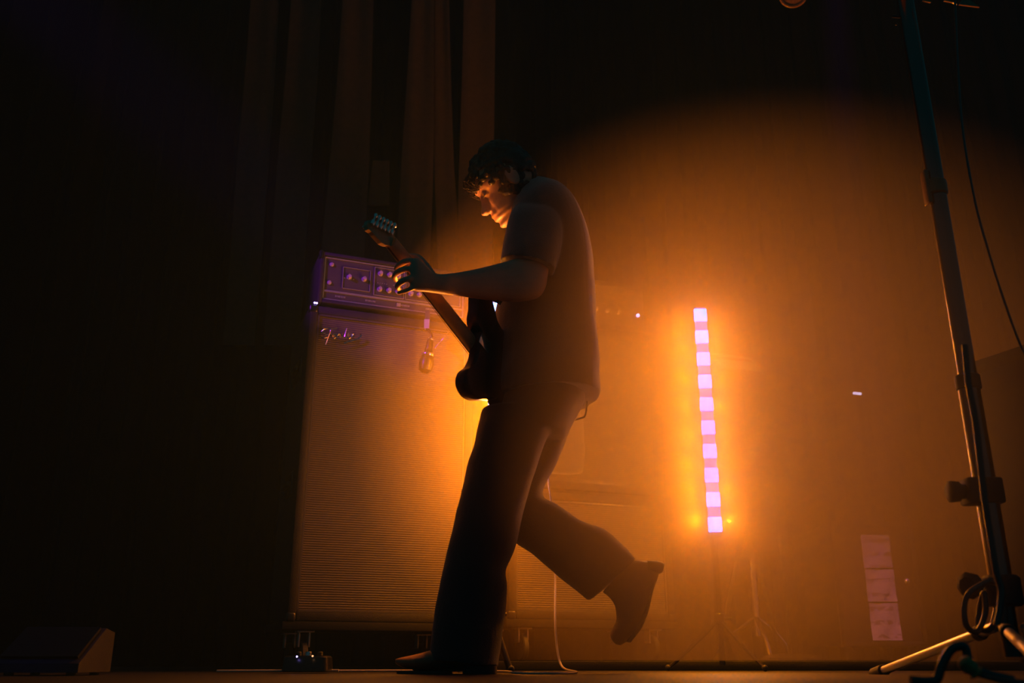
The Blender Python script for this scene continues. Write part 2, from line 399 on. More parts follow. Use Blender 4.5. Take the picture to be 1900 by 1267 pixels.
# ---- small head on the right stack
h2 = thing('guitar_amplifier_head', 'small dark amplifier head with one white pilot light on the stack behind the guitarist', 'amplifier', S(1.16, .15, 1.405))
G = SM(.84, .02, 1.418)
bm = bmesh.new()
for lo, hi in (((0, 0, 0), (.02, .26, .225)), ((.62, 0, 0), (.64, .26, .225)), ((.019, 0, 0), (.621, .26, .018)), ((.019, 0, .207), (.621, .26, .225)), ((.019, .24, .017), (.621, .26, .208))): box(bm, lo, hi, G, .004)
obj('amp_case', bm, 'tolex', h2)
bm = bmesh.new(); box(bm, (.02, .012, .121), (.62, .03, .207), G); obj('grille_cloth', bm, 'grille', h2, smooth=False)
bm = bmesh.new(); box(bm, (.02, .012, .018), (.62, .03, .12), G); obj('front_panel', bm, 'panel', h2, smooth=False)
for i in range(8): inst('knob', KM, h2, G @ V((.10+i*.055, .010, .085)), (0, random.uniform(-1, 1), A22))
bm = bmesh.new(); bmesh.ops.create_uvsphere(bm, u_segments=12, v_segments=8, radius=.008, matrix=Matrix.Translation(G @ V((.585, .006, .085)))); obj('pilot_lamp', bm, 'led_white', h2)
for x in (.05, .59):
    for d in (.04, .22):
        bm = bmesh.new(); cyl(bm, G @ V((x, d, -.0128)), G @ V((x, d, .001)), .013); obj('foot', bm, 'rubber', h2)

# ---- soft bag hanging on the upper cabinet
bg = thing('soft_bag', 'small rounded dark bag with a pale tag hanging on the upper cabinet front', 'bag', S(.99, -.05, .80))
bm = bmesh.new()
rings(bm, [ell(S(1.0, -.05, z), UX*w_, UN*d_, 20, 2.6) for z, w_, d_ in ((.74, .05, .02), (.75, .09, .035), (.85, .10, .045), (.97, .095, .04), (1.05, .075, .03), (1.09, .035, .015))])
obj('bag_body', remesh(bm, .008, 2, lambda c: .004*noise.noise(c*18)), 'shirt', bg)
bm = bmesh.new(); tube(bm, [S(.985, -.05, 1.07), S(.98, -.03, 1.2), S(.985, -.008, 1.40), S(.99, .0, 1.404)], .005, 6); obj('strap', bm, 'rubber', bg)
bm = bmesh.new(); box(bm, (.965, -.100, .875), (.99, -.094, .90), SM(), .002); obj('tag', bm, 'paper', bg)

# ---- microphone hung in front of the bass cabinet
mc = thing('hanging_microphone', 'slim microphone hung head-down on a short strap in front of the bass cabinet', 'microphone', P(797, 640, 3.44))
Ym = 3.45
bm = bmesh.new(); prism(bm, [P(789, 577, Ym), P(798, 577, Ym), P(797, 608, Ym), P(788, 608, Ym)], V((0, .008, 0))); obj('strap', bm, 'rubber', mc)
bm = bmesh.new(); prism(bm, [P(787, 592, Ym-.006), P(797, 592, Ym-.006), P(796, 609, Ym-.006), P(787, 609, Ym-.006)], V((0, .02, 0))); obj('clip', bm, 'silver', mc)
bm = bmesh.new(); tube(bm, [P(792, 608, Ym), P(801, 622, Ym), P(799, 634, Ym)], .006, 8); obj('swivel', bm, 'darkmetal', mc)
bm = bmesh.new()
a, b = P(799, 628, Ym-.01), P(788, 692, Ym-.01); d = b-a; L = d.length
lathe(bm, a, d, [(0, .010), (.004, .013), (L*.3, .015), (L*.42, .017), (L*.48, .024), (L*.75, .030), (L*.93, .026), (L, .012)], 20)
obj('microphone_body', bm, 'darkmetal', mc)
bm = bmesh.new(); lathe(bm, a+d*.44, d, [(0, .026), (.006, .0275), (.012, .026)], 20); obj('chrome_ring', bm, 'chrome', mc)
bm = bmesh.new(); lathe(bm, a, d, [(-.002, .011), (.004, .015), (.008, .013)], 20); obj('chrome_ring', bm, 'chrome', mc)
bm = bmesh.new(); tube(bm, [P(801, 655, Ym), P(812, 640, Ym-.01), P(826, 624, Ym-.02), P(842, 600, Ym), P(850, 585, Ym+.05)], .0025, 6); obj('cable', bm, 'cable', mc)

# ================================================================== LED BATTENS
def batten(label, px, py_t, py_b, Y, face=0.0, zb=0.0, wf=10, wb=5, wa=0, lr=.2):
    p = P(px, py_t, Y); q = P(px, py_b, Y); x = (P(px, (py_t+py_b)/2, Y)).x
    zt, zl = p.z, q.z
    t = thing('led_batten', label, 'stage light', (x, Y+.02, zb), 'upright LED battens on stands')
    R = Matrix.Translation(V((x, Y, 0))) @ Matrix.Rotation(face, 4, 'Z')
    hw = .0255
    bm = bmesh.new()
    box(bm, (-hw+.005, .02, zl), (hw-.005, .062, zt), R, .003)
    for z0_, z1_ in ((zl-.012, zl), (zt, zt+.008)): box(bm, (-hw, -.003, z0_), (hw, .064, z1_), R, .003)
    obj('housing', bm, 'darkmetal', t)
    n = 10; H = zt-zl; ph = H/(n+.0)
    for k in range(n):
        z0_ = zl+.008+ (H-.008)*(k/(n-.38))
        bm = bmesh.new(); box(bm, (-hw+.001, -.002, z0_), (hw-.001, .018, z0_+ph*.60), R, .004); obj('led_cell', bm, 'cell', t)
        if k < n-1:
            bm = bmesh.new(); box(bm, (-hw+.003, .001, z0_+ph*.60), (hw-.003, .017, zl+.008+(H-.008)*((k+1)/(n-.38))), R); obj('cell_spacer', bm, 'gap', t)
    for k in range(8):     # unseen amber point lamps added beside and behind the housing for the batten's glow
        for x_, y_, w_ in ((-.07, .07, wf/2), (.07, .07, wf/2), (0, .14, wb)):
            if not w_: continue
            l = bpy.data.lights.new('batten_light', 'POINT'); l.color = AMBER; l.energy = w_/8; l.shadow_soft_size = 0.0
            o = bpy.data.objects.new('batten_light', l); COL.objects.link(o); o.location = (x+x_, Y+y_, zl+H*(k+.5)/8)
    if wa:                 # the batten's front beam
        l = bpy.data.lights.new('batten_beam', 'AREA'); l.shape = 'RECTANGLE'; l.size = .03; l.size_y = H; l.color = AMBER; l.energy = wa
        o = bpy.data.objects.new('batten_beam', l); COL.objects.link(o); o.location = (x, Y-.012, (zl+zt)/2); o.rotation_euler = (-pi/2, 0, 0)
    bm = bmesh.new(); cyl(bm, (x, Y+.045, zb+.02), (x, Y+.045, zl), .011); obj('pole', bm, 'stand', t)
    bm = bmesh.new(); cyl(bm, (x, Y+.045, zb+.16), (x, Y+.045, zb+.20), .018, bevel=.003); cyl(bm, (x, Y+.045, zb+.18), (x+.045, Y+.045, zb+.18), .006); obj('collar', bm, 'darkmetal', t)
    for k in range(3):
        an = pi*.35+k*2*pi/3
        e = V((x+lr*cos(an), Y+.045+lr*sin(an), zb+.008)); bm = bmesh.new()
        tube(bm, [V((x+.01*cos(an), Y+.045+.01*sin(an), zb+.17)), V((x+lr*.5*cos(an), Y+.045+lr*.5*sin(an), zb+.09)), e], .007, 8, 4); l = obj('leg', bm, 'stand', t)
        bm = bmesh.new(); bmesh.ops.create_uvsphere(bm, u_segments=10, v_segments=8, radius=.011, matrix=Matrix.Translation(e+V((0, 0, .003)))); obj('rubber_foot', bm, 'rubber', l)
    return t
batten('glowing upright LED batten of ten pale blue cells right of the guitarist', 1314, 571, 990, 3.5, 0.0, RZ*0, BAT_F[0], BAT_B[0], BAT_A[0])
batten('upright LED batten hidden behind the guitarist, glowing through the haze', 917, 560, 960, 3.14, 0.0, 0.0, BAT_F[1], BAT_B[1], BAT_A[1], .11)

# ================================================================== BACKGROUND RIGHT
kb = thing('small_keyboard', 'small pale keyboard tilted on its stand right behind the glowing batten', 'keyboard', P(1370, 700, 3.9))
Yk = 3.9
c00, c10 = P(1318, 657, Yk+.12), P(1393, 665, Yk+.12); c01, c11 = P(1334, 683, Yk), P(1415, 691, Yk)
def K(u, v, o=0.0):
    a = c00.lerp(c10, u); b = c01.lerp(c11, u); nrm = (c10-c00).cross(c01-c00).normalized()
    if nrm.y > 0: nrm = -nrm
    return a.lerp(b, v)+nrm*o
def kquad(bm, u0, u1, v0, v1, o0, o1):
    r = [[K(u0, v0, o), K(u1, v0, o), K(u1, v1, o), K(u0, v1, o)] for o in (o0, o1)]; rings(bm, r)
bm = bmesh.new(); kquad(bm, 0, 1, 0, 1, -.035, 0); obj('keyboard_case', bm, 'tolex', kb, smooth=False)
bm = bmesh.new(); kquad(bm, 0, 1, 0, .1, 0, .008); obj('control_strip', bm, 'silver', kb, smooth=False)
bm = bmesh.new(); kquad(bm, .0, .97, .42, .56, 0, .008); obj('key_rail', bm, 'silver', kb, smooth=False)
bm = bmesh.new(); kquad(bm, .96, 1.0, .1, 1, 0, .01); obj('end_cheek', bm, 'silver', kb, smooth=False)
for i in range(11):
    bm = bmesh.new(); kquad(bm, .03+i*.085, .03+i*.085+.035, .56, .98, 0, .01); obj('key', bm, 'ivory', kb, smooth=False)
for a, b in ((P(1330, 700, Yk+.05), P(1440, 1190, Yk+.05)), (P(1425, 700, Yk+.02), P(1340, 1190, Yk+.02))):
    bm = bmesh.new(); cyl(bm, a, b, .011); obj('stand_leg', bm, 'stand', kb)
bm = bmesh.new(); cyl(bm, P(1322, 690, Yk+.03), P(1436, 700, Yk+.03), .012); obj('stand_arm', bm, 'stand', kb)
# stool with a curved pale rim
st = thing('drum_stool', 'round padded stool with pale curved rim low behind the batten', 'stool', P(1395, 1180, 4.2))
bm = bmesh.new(); q = P(1392, 1010, 4.2); lathe(bm, q-V((0, 0, .05)), (0, 0, 1), [(0, .12), (.01, .145), (.07, .15), (.09, .135), (.095, .05)], 32); obj('seat', bm, 'leather', st)
bm = bmesh.new(); cyl(bm, V((q.x, q.y, RZ+.1)), q-V((0, 0, .05)), .014); obj('post', bm, 'chrome', st)
for k in range(3):
    an = k*2*pi/3+.5; bm = bmesh.new(); tube(bm, [V((q.x, q.y, RZ+.18)), V((q.x+.12*cos(an), q.y+.12*sin(an), RZ+.1)), V((q.x+.2*cos(an), q.y+.2*sin(an), RZ+.012))], .010, 8, 4); obj('leg', bm, 'chrome', st)
# microphone stand pole faintly seen
ms = thing('microphone_stand', 'thin straight microphone stand faintly seen right of the batten', 'microphone stand', V((P(1445, 980, 4.0).x, 4.0, RZ)))
bx_ = P(1445, 980, 4.0).x
bm = bmesh.new(); cyl(bm, (bx_, 4.0, RZ+.02), (bx_, 4.0, P(1430, 780, 4.0).z), .009); obj('pole', bm, 'stand', ms)
bm = bmesh.new(); lathe(bm, (bx_, 4.0, RZ), (0, 0, 1), [(0, .12), (.012, .12), (.022, .10), (.03, .03)], 32); obj('base', bm, 'stand', ms)
bm = bmesh.new(); cyl(bm, (bx_, 4.0, P(1430, 790, 4.0).z), P(1404, 835, 3.92), .007); obj('boom', bm, 'stand', ms)
bm = bmesh.new(); a = P(1406, 832, 3.92); lathe(bm, a, P(1396, 842, 3.9)-a, [(0, .012), (.02, .018), (.035, .024), (.055, .022), (.066, .008)], 16); obj('microphone', bm, 'silver', ms)
# equipment rack with the taped sheet
rk = thing('equipment_rack', 'tall dark equipment case standing right of the stage, a sheet taped to its front', 'equipment case', V((P(1630, 1190, 4.35).x, 4.5, RZ)))
rx0, rx1 = P(1562, 1190, 4.36).x, P(1720, 1190, 4.36).x; rz1 = P(1620, 968, 4.36).z
bm = bmesh.new(); box(bm, (rx0, 4.36, RZ+.06), (rx1, 4.85, rz1), bev=.008); obj('case', bm, 'black', rk)
bm = bmesh.new()
for x in (rx0, rx1-.02):
    box(bm, (x, 4.35, RZ+.06), (x+.02, 4.37, rz1+.004), bev=.002)
for z in (RZ+.06, rz1-.02): box(bm, (rx0, 4.35, z), (rx1, 4.37, z+.02), bev=.002)
obj('edge_trim', bm, 'darkmetal', rk)
for x in (rx0+.05, rx1-.05):
    for y in (4.42, 4.8):
        bm = bmesh.new(); cyl(bm, (x-.012, y, RZ+.03), (x+.012, y, RZ+.03), .03, bevel=.004); obj('wheel', bm, 'rubber', rk)
bm = bmesh.new(); bmesh.ops.create_uvsphere(bm, u_segments=12, v_segments=8, radius=.012, matrix=Matrix.Translation(P(1683, 1078, 4.35))); obj('latch', bm, 'silver', rk)
# sheet : crumpled strips of paper, one above the other
sh = thing('running_order_sheet', 'tall pale sheet with dark scrawled lines taped to the equipment case, magenta-lit', 'paper', P(1628, 1090, 4.345))
def sheet_mat():
    m = mat('scrawled_paper', (0.75, 0.72, 0.70), .8); nt = m.node_tree; b = nt.nodes['Principled BSDF']
    tc = nt.nodes.new('ShaderNodeTexCoord'); mp = nt.nodes.new('ShaderNodeMapping'); mp.inputs['Scale'].default_value = (38, 1, 60)
    n = nt.nodes.new('ShaderNodeTexNoise'); n.inputs['Scale'].default_value = 1; n.inputs['Detail'].default_value = 3
    wv = nt.nodes.new('ShaderNodeTexWave'); wv.bands_direction = 'Z'; wv.inputs['Scale'].default_value = 5.2; wv.inputs['Distortion'].default_value = .8
    r1 = nt.nodes.new('ShaderNodeMath'); r1.operation = 'GREATER_THAN'; r1.inputs[1].default_value = .75
    r2 = nt.nodes.new('ShaderNodeMath'); r2.operation = 'GREATER_THAN'; r2.inputs[1].default_value = .5
    mu = nt.nodes.new('ShaderNodeMath'); mu.operation = 'MULTIPLY'
    mx = nt.nodes.new('ShaderNodeMix'); mx.data_type = 'RGBA'; mx.inputs['A'].default_value = (.28, .26, .27, 1); mx.inputs['B'].default_value = (.12, .1, .1, 1)
    L = nt.links.new; L(tc.outputs['Object'], mp.inputs['Vector']); L(mp.outputs['Vector'], n.inputs['Vector']); L(tc.outputs['Object'], wv.inputs['Vector'])
    L(wv.outputs['Fac'], r1.inputs[0]); L(n.outputs['Fac'], r2.inputs[0]); L(r1.outputs[0], mu.inputs[0]); L(r2.outputs[0], mu.inputs[1]); L(mu.outputs[0], mx.inputs['Factor']); L(mx.outputs['Result'], b.inputs['Base Color'])
    return m
M['sheet'] = sheet_mat()
xl = P(1597, 992, 4.34).x; xr = P(1650, 992, 4.34).x
zt, zb_ = P(1620, 992, 4.34).z, P(1636, 1188, 4.34).z
Hs = zt-zb_
for k, (a0, a1) in enumerate(((1, .68), (.665, .36), (.345, 0))):
    bm = bmesh.new(); rows = []
    for i in range(9):
        z = zb_+Hs*(a0+(a1-a0)*i/8); rows.append([V((xl+(xr-xl)*j/8, 4.345-.003*sin(j*.9+i*.6+k), z)) for j in range(9)])
    rings(bm, [r+[q+V((0, .001, 0)) for q in r[::-1]] for r in rows]); obj('paper_strip', bm, 'sheet', sh)
# warm tube glimpsed at the back
wl = thing('work_light', 'small horizontal warm work light glowing at the back right', 'lamp', P(1590, 734, 4.9))
bm = bmesh.new(); a, b = P(1583, 729, 4.9), P(1598, 730.5, 4.9); cyl(bm, a, b, .0065, n=12); obj('tube', bm, 'lamp_warm', wl)
bm = bmesh.new(); box(bm, (a.x-.02, 4.91, a.z-.012), (b.x+.02, 4.95, a.z+.025), bev=.004); obj('lamp_housing', bm, 'black', wl)
bm = bmesh.new(); cyl(bm, (a.x+.03, 4.94, a.z+.02), (a.x+.03, 5.33, a.z+.02), .008); obj('bracket', bm, 'black', wl)

# ================================================================== FOREGROUND RIGHT: lighting stand
Yt = 2.15
sx = P(1845, 1065, Yt).x + .012
sd = thing('lighting_stand', 'tall thick crank lighting stand rising in the right foreground', 'lighting stand', V((sx, Yt, 0)))
zc = P(1785, 710, Yt).z; zh = P(1838, 1078, Yt).z
bm = bmesh.new(); cyl(bm, (sx+.002, Yt, zc), (sx+.002, Yt, 1.98), .0215, n=28); obj('upper_tube', bm, 'tubing', sd)
bm = bmesh.new(); cyl(bm, (sx, Yt, zh-.05), (sx, Yt, zc), .025, n=28); obj('lower_tube', bm, 'tubing', sd)
bm = bmesh.new(); cyl(bm, (sx, Yt, zc-.018), (sx, Yt, zc+.018), .029, n=28, bevel=.003); obj('collar', bm, 'rubber', sd)
zk = P(1800, 912, Yt).z
bm = bmesh.new(); box(bm, (sx-.052, Yt-.03, zk-.03), (sx+.03, Yt+.03, zk+.03), bev=.006); obj('crank_block', bm, 'rubber', sd)
bm = bmesh.new(); lathe(bm, (sx-.05, Yt, zk), (-1, 0, 0), [(0, .018), (.012, .018), (.014, .024), (.034, .026), (.038, .02)], 10); obj('clutch_knob', bm, 'rubber', sd)
bm = bmesh.new(); cyl(bm, (sx, Yt, zh-.055), (sx, Yt, zh+.012), .04, n=24, bevel=.006); obj('hub', bm, 'rubber', sd)
bm = bmesh.new(); a = P(1824, 1084, Yt); b = P(1802, 1086, Yt-.03); cyl(bm, a, b, .008)
lathe(bm, b+V((0, 0, -.0)), (b-a)+V((-.004, 0, 0)), [(-.012, .018), (-.005, .028), (.008, .030), (.016, .02)], 8); obj('wing_knob', bm, 'rubber', sd)
bm = bmesh.new(); cyl(bm, (sx, Yt, .045), (sx, Yt, zh-.04), .019, n=20); obj('centre_post', bm, 'stand', sd)
lt = P(1822, 1166, Yt)
def sleg(p, q, r=.0115):
    bm = bmesh.new(); cyl(bm, p, q, r, n=16); l = obj('leg', bm, 'silver', sd)
    d = (q-p).normalized(); bm = bmesh.new(); cyl(bm, q-d*.03, q+d*.035, r*1.5, n=14, bevel=.003); obj('rubber_foot', bm, 'rubber', l)
    bm = bmesh.new(); cyl(bm, p+d*.055, p+d*.075, r*1.5, n=14, bevel=.002); obj('leg_joint', bm, 'rubber', l)
sleg(V((sx-.02, Yt+.02, lt.z+.004)), P(1632, 1247, 2.75))
sleg(V((sx-.02, Yt-.02, lt.z)), V((sx-.22, Yt-.55, .016)))
sleg(V((sx+.02, Yt-.03, lt.z)), V((sx+.12, Yt-.62, .016)))
bm = bmesh.new()
for s in ((V((sx, Yt+.01, zh-.03)), V((sx-.02, Yt+.03, lt.z+.004))), (V((sx-.01, Yt-.02, zh-.03)), V((sx-.02, Yt-.02, lt.z)))): cyl(bm, s[0], s[1], .008)
obj('brace', bm, 'stand', sd)
# small strap clamp high on the stand
bm = bmesh.new(); zz = P(1722, 350, Yt).z; box(bm, (sx-.03, Yt-.015, zz-.045), (sx-.018, Yt+.015, zz+.05), bev=.004); cyl(bm, (sx, Yt, zz-.02), (sx, Yt, zz+.02), .028, n=20, bevel=.003); obj('strap_clamp', bm, 'leather', sd)
# cross bar and lamps on top
zt2 = 1.98
bm = bmesh.new(); cyl(bm, (sx-.45, Yt, zt2), (sx+.35, Yt, zt2), .02, n=18); cyl(bm, (sx, Yt, zt2-.04), (sx, Yt, zt2+.03), .03, n=18, bevel=.003); obj('cross_bar', bm, 'stand', sd)
def par(label, c, aim, r=.1, L=.2, ring=True):
    t = thing('par_lamp', label, 'stage lamp', c, 'unlit lamps at the top right')
    aim = V(aim).normalized(); bm = bmesh.new()
    lathe(bm, V(c), aim, [(-L, r*.45), (-L+.01, r*.62), (-.06, r*.95), (0, r), (.004, r*.98), (.0, r*.9), (-.02, r*.86)], 32); obj('can', bm, 'darkmetal', t)
    bm = bmesh.new(); lathe(bm, V(c)-aim*.012, aim, [(-.004, r*.86), (0, r*.84), (.008, r*.4), (.010, .001)], 32); obj('lens', bm, 'chrome', t)
    bm = bmesh.new(); lathe(bm, V(c), aim, [(-.002, r*1.06), (.006, r*1.08), (.01, r*1.0), (.008, r*.9), (.002, r*.9)], 32); obj('rim', bm, 'leather', t)
    up = V((0, 0, 1)); s = aim.cross(up).normalized(); m0 = V(c)-aim*L*.45
    bm = bmesh.new(); tube(bm, [m0+s*(r+.005), m0+s*(r+.015)+up*r, m0+up*(r+.09), m0-s*(r+.015)+up*r, m0-s*(r+.005)], .007, 8, 5); obj('yoke', bm, 'stand', t)
    return t
par('round unlit lamp with gold-lit rim at the top edge, left of the stand head', P(1472, -14, 3.4), (-.15, -.8, -.55), .062, .16)
t = par('unlit stage lamp with barn-door flaps on top of the lighting stand', V((sx-.06, Yt-.02, 1.85)), (-.2, .75, -.6), .07, .16)
for (pp, nm) in (([(1712, 1), (1728, 4), (1720, -14)], 0), ([(1780, 8), (1818, 13), (1806, 4), (1790, -6)], 1), ([(1752, 1), (1768, 4), (1776, 8), (1764, -10)], 2)):
    bm = bmesh.new(); prism(bm, [P(x, y, Yt-.05) for x, y in pp], V((0, .006, .001))); obj('barn_door', bm, 'leather', t, smooth=False)
bm = bmesh.new()
for x, y in ((1663, 45), (1676, 42), (1682, 72), (1682, 82)): bmesh.ops.create_uvsphere(bm, u_segments=8, v_segments=6, radius=.0035, matrix=Matrix.Translation(P(x, y, Yt)))
cyl(bm, P(1655, 30, Yt+.01), P(1690, 34, Yt+.01), .004); cyl(bm, P(1682, 30, Yt+.008), P(1683, 92, Yt+.008), .004)
obj('hanging_bracket', bm, 'darkmetal', sd)

# black loudspeaker beside / behind the stand
sp = thing('stage_loudspeaker', 'big black loudspeaker box filling the right edge behind the lighting stand', 'loudspeaker', V((1.7, 2.4, 0)))
pa = V((1.235, 2.40, 0)); dv = V((.40, -.917, 0)).normalized(); dn = V((dv.y, -dv.x, 0))*-1
lm = Matrix((dv, dn, V((0, 0, 1)))).transposed().to_4x4(); lm.translation = pa
bm = bmesh.new(); box(bm, (0, 0, .03), (.62, .6, .803), lm, .012); obj('box_shell', bm, 'tolex', sp)
bm = bmesh.new(); box(bm, (.03, -.008, .08), (.59, .0, .76), lm, .003); obj('front_grille', bm, 'rubber', sp)
for u in (.06, .56):
    for d in (.06, .54):
        bm = bmesh.new(); cyl(bm, lm @ V((u, d, 0)), lm @ V((u, d, .031)), .022); obj('foot', bm, 'rubber', sp)
bm = bmesh.new(); box(bm, (.27, -.012, .64), (.37, -.007, .67), lm, .002); obj('badge_plate', bm, 'darkmetal', sp)

# cables in the right foreground
def cable(name, label, pts, r, m='cable', sub=8, grp=None):
    bm = bmesh.new(); tube(bm, pts, r, 10, sub); o = obj(name, bm, m)
    return tag(o, label, 'cable', grp)
Yc = 1.75
cable('power_cable', 'thin cable curving down from the rigging toward the black loudspeaker, far right', [P(1770, -40, 2.1), P(1782, 200, 2.05), P(1806, 360, 2.0), P(1835, 470, 2.0), P(1862, 555, 2.0), P(1893, 640, 2.0), P(1925, 705, 2.0)], .0028)
cable('signal_cable', 'blurred orange-edged cable hanging in front of the lighting stand', [P(1790, 640, Yc), P(1797, 712, Yc), P(1808, 770, Yc), P(1818, 850, Yc), P(1826, 920, Yc), P(1836, 985, Yc), P(1848, 1060, Yc), P(1858, 1100, Yc), P(1850, 1160, Yc)], .006)
Yl = 2.0
cable('coiled_cable', 'loops of cable bundled at the hub of the lighting stand', [P(1838, 1075, Yl), P(1800, 1098, Yl-.02), P(1789, 1125, Yl-.02), P(1793, 1160, Yl-.02), P(1812, 1172, Yl), P(1828, 1140, Yl), P(1826, 1100, Yl), P(1818, 1128, Yl+.02), P(1816, 1162, Yl+.02), P(1836, 1168, Yl), P(1858, 1130, Yl-.02), P(1856, 1088, Yl-.02), P(1838, 1078, Yl)], .006)
Yn = 1.55
cable('floor_cable', 'blurred thick cable arching from the stage floor in the lower right corner', [P(1690, 1262, Yn), P(1735, 1262, Yn), P(1748, 1232, Yn), P(1766, 1204, Yn), P(1790, 1200, Yn), P(1800, 1232, Yn), P(1830, 1250, Yn), P(1880, 1262, Yn)], .0075)
pl = thing('cable_connector', 'blurred shiny cable connector on the floor in the lower right corner', 'connector', P(1792, 1252, 1.5))
bm = bmesh.new(); a, b = P(1783, 1222, 1.5), P(1812, 1250, 1.5); lathe(bm, a, b-a, [(0, .006), (.004, .011), (.02, .012), (.022, .009), (.026, .009), (.028, .012), ((b-a).length, .011), ((b-a).length+.004, .004)], 18); obj('barrel', bm, 'amber_lit', pl)
bm = bmesh.new(); tube(bm, [b, b+V((.03, -.02, -.01)), b+V((.08, -.05, -.012))], .004, 8); obj('cable', bm, 'cable', pl)

# ================================================================== LEFT FLOOR
pd = thing('effects_pedal', 'small effects pedal with a tiny blue light on the floor left of the boot', 'effects pedal', V((P(565, 1230, 2.9).x, 2.95, 0)))
xp = P(565, 1230, 2.9).x
bm = bmesh.new(); rings(bm, [ell(V((xp, 2.95, z)), V((w_, 0, 0)), V((0, w_*.8, 0)), 24, 7) for z, w_ in ((.004, .066), (.008, .07), (.045, .066), (.05, .06))]); obj('pedal_case', bm, 'darkmetal', pd)
for q, m_ in (((551, 1218), 'led_blue'), ((580, 1217), 'led_orange')):
    bm = bmesh.new(); bmesh.ops.create_uvsphere(bm, u_segments=10, v_segments=8, radius=.0028, matrix=Matrix.Translation(P(q[0], q[1], 2.885))); obj('indicator_light', bm, m_, pd)
bm = bmesh.new(); cyl(bm, (xp, 2.95, .049), (xp, 2.95, .062), .01, bevel=.002); obj('footswitch', bm, 'chrome', pd)
for x in (xp-.035, xp+.03):
    bm = bmesh.new(); cyl(bm, (x, 2.975, .049), (x, 2.975, .062), .008, bevel=.002); obj('knob', bm, 'rubber', pd)
mw = thing('wedge_monitor', 'low dark wedge monitor faintly blue-lit at the far left', 'loudspeaker', V((P(105, 1200, 2.6).x, 2.6, 0)))
xm = P(105, 1200, 2.6).x
bm = bmesh.new(); prism(bm, [V((xm-.11, 2.50, .008)), V((xm-.11, 2.70, .008)), V((xm-.11, 2.70, .11)), V((xm-.11, 2.64, .12)), V((xm-.11, 2.50, .03))], V((.22, 0, 0))); obj('box_shell', bm, 'tolex', mw, smooth=False)
bm = bmesh.new(); prism(bm, [V((xm-.10, 2.515, .042)), V((xm-.10, 2.63, .117)), V((xm-.10, 2.626, .123)), V((xm-.10, 2.509, .048))], V((.20, 0, 0))); obj('front_grille', bm, 'darkmetal', mw, smooth=False)
for x in (-.08, .08):
    for y in (2.53, 2.67):
        bm = bmesh.new(); cyl(bm, (xm+x, y, 0), (xm+x, y, .009), .012); obj('foot', bm, 'rubber', mw)

# ================================================================== GUITAR
RR = V((1, 0, 0)); UC = V((0, -sin(TH), cos(TH))); BB = V((0, -cos(TH), -sin(TH)))
gq = (RR*-.60 + UC*.80).normalized(); gp = (RR*.80 + UC*.60).normalized(); bb_ = .53
gu = (gq*sqrt(1-bb_**2) + BB*bb_).normalized()
gm = (BB - gu*BB.dot(gu)); gm = (gm - gp*gm.dot(gp)).normalized()
PHI = radians(56)
gw = (gp*cos(PHI) - gm*sin(PHI)).normalized()          # toward the bass side
gb = gw.cross(gu).normalized()
if gb.dot(BB) < 0: gb = -gb                            # guitar's back, faces camera
JT = P(877, 625, 2.66)                                 # neck / body joint
def g3(u, w_, b): return JT + gu*u + gw*w_ + gb*b      # u along neck, w bass side, b toward the back
gt = thing('electric_guitar', 'offset electric guitar held neck-up against the hip by the guitarist', 'guitar', g3(-.2, 0, 0))
outl = [(-.01, .028), (.015, .036), (.033, .06), (.04, .10), (.055, .14), (.06, .175), (.048, .20), (.015, .20), (-.02, .172), (-.06, .135), (-.11, .125), (-.16, .128), (-.22, .15), (-.28, .172), (-.31, .16), (-.34, .13), (-.36, .08), (-.365, .01), (-.36, -.06), (-.345, -.11), (-.32, -.14), (-.29, -.155), (-.26, -.16), (-.21, -.138), (-.165, -.122), (-.15, -.13), (-.115, -.16), (-.08, -.19), (-.04, -.205), (-.005, -.19), (.0, -.15), (-.018, -.11), (-.025, -.07), (-.022, -.035)]
ol = [V((a, b, 0)) for a, b in outl]; olc = smooth_path(ol+[ol[0]], 4)[:-1]
cen = V((-.2, 0, 0))
def ring_at(inset, b): return [g3(cen.x+(q.x-cen.x)*(1-inset/.17), q.y*(1-inset/.14), b) for q in olc]
bm = bmesh.new(); rings(bm, [ring_at(.012, -.022), ring_at(.004, -.0205), ring_at(0, -.014), ring_at(0, .014), ring_at(.004, .0205), ring_at(.012, .022)])
obj('guitar_body', bm, 'guitar', gt)
bm = bmesh.new(); nr = []
NL = .40
for i in range(13):
    s = i/12; u = -.06+s*(NL+.06); hw = .0285-(.0285-.0215)*s; th = .022-.004*s
    if i == 0: th *= 1.0
    c = g3(u, 0, -.022)
    nr.append([c + gw*(hw*cos(t)) + gb*(th*max(0, sin(t))**.8 if sin(t) > 0 else 0.0) for t in [2*pi*k/20 for k in range(20)]])
rings(bm, nr); obj('neck', bm, 'maple', gt)
bm = bmesh.new(); prism(bm, [g3(-.09, .029, -.022), g3(NL, .0215, -.022), g3(NL, -.0215, -.022), g3(-.09, -.029, -.022)], -gb*.006); fb = obj('fingerboard', bm, 'rosewood', gt, smooth=False)
for k in range(1, 21):
    u = NL-.648*(1-2**(-k/12)); bm = bmesh.new(); cyl(bm, g3(u, .022, -.0285), g3(u, -.022, -.0285), .0011, n=6); obj('fret', bm, 'chrome', fb)
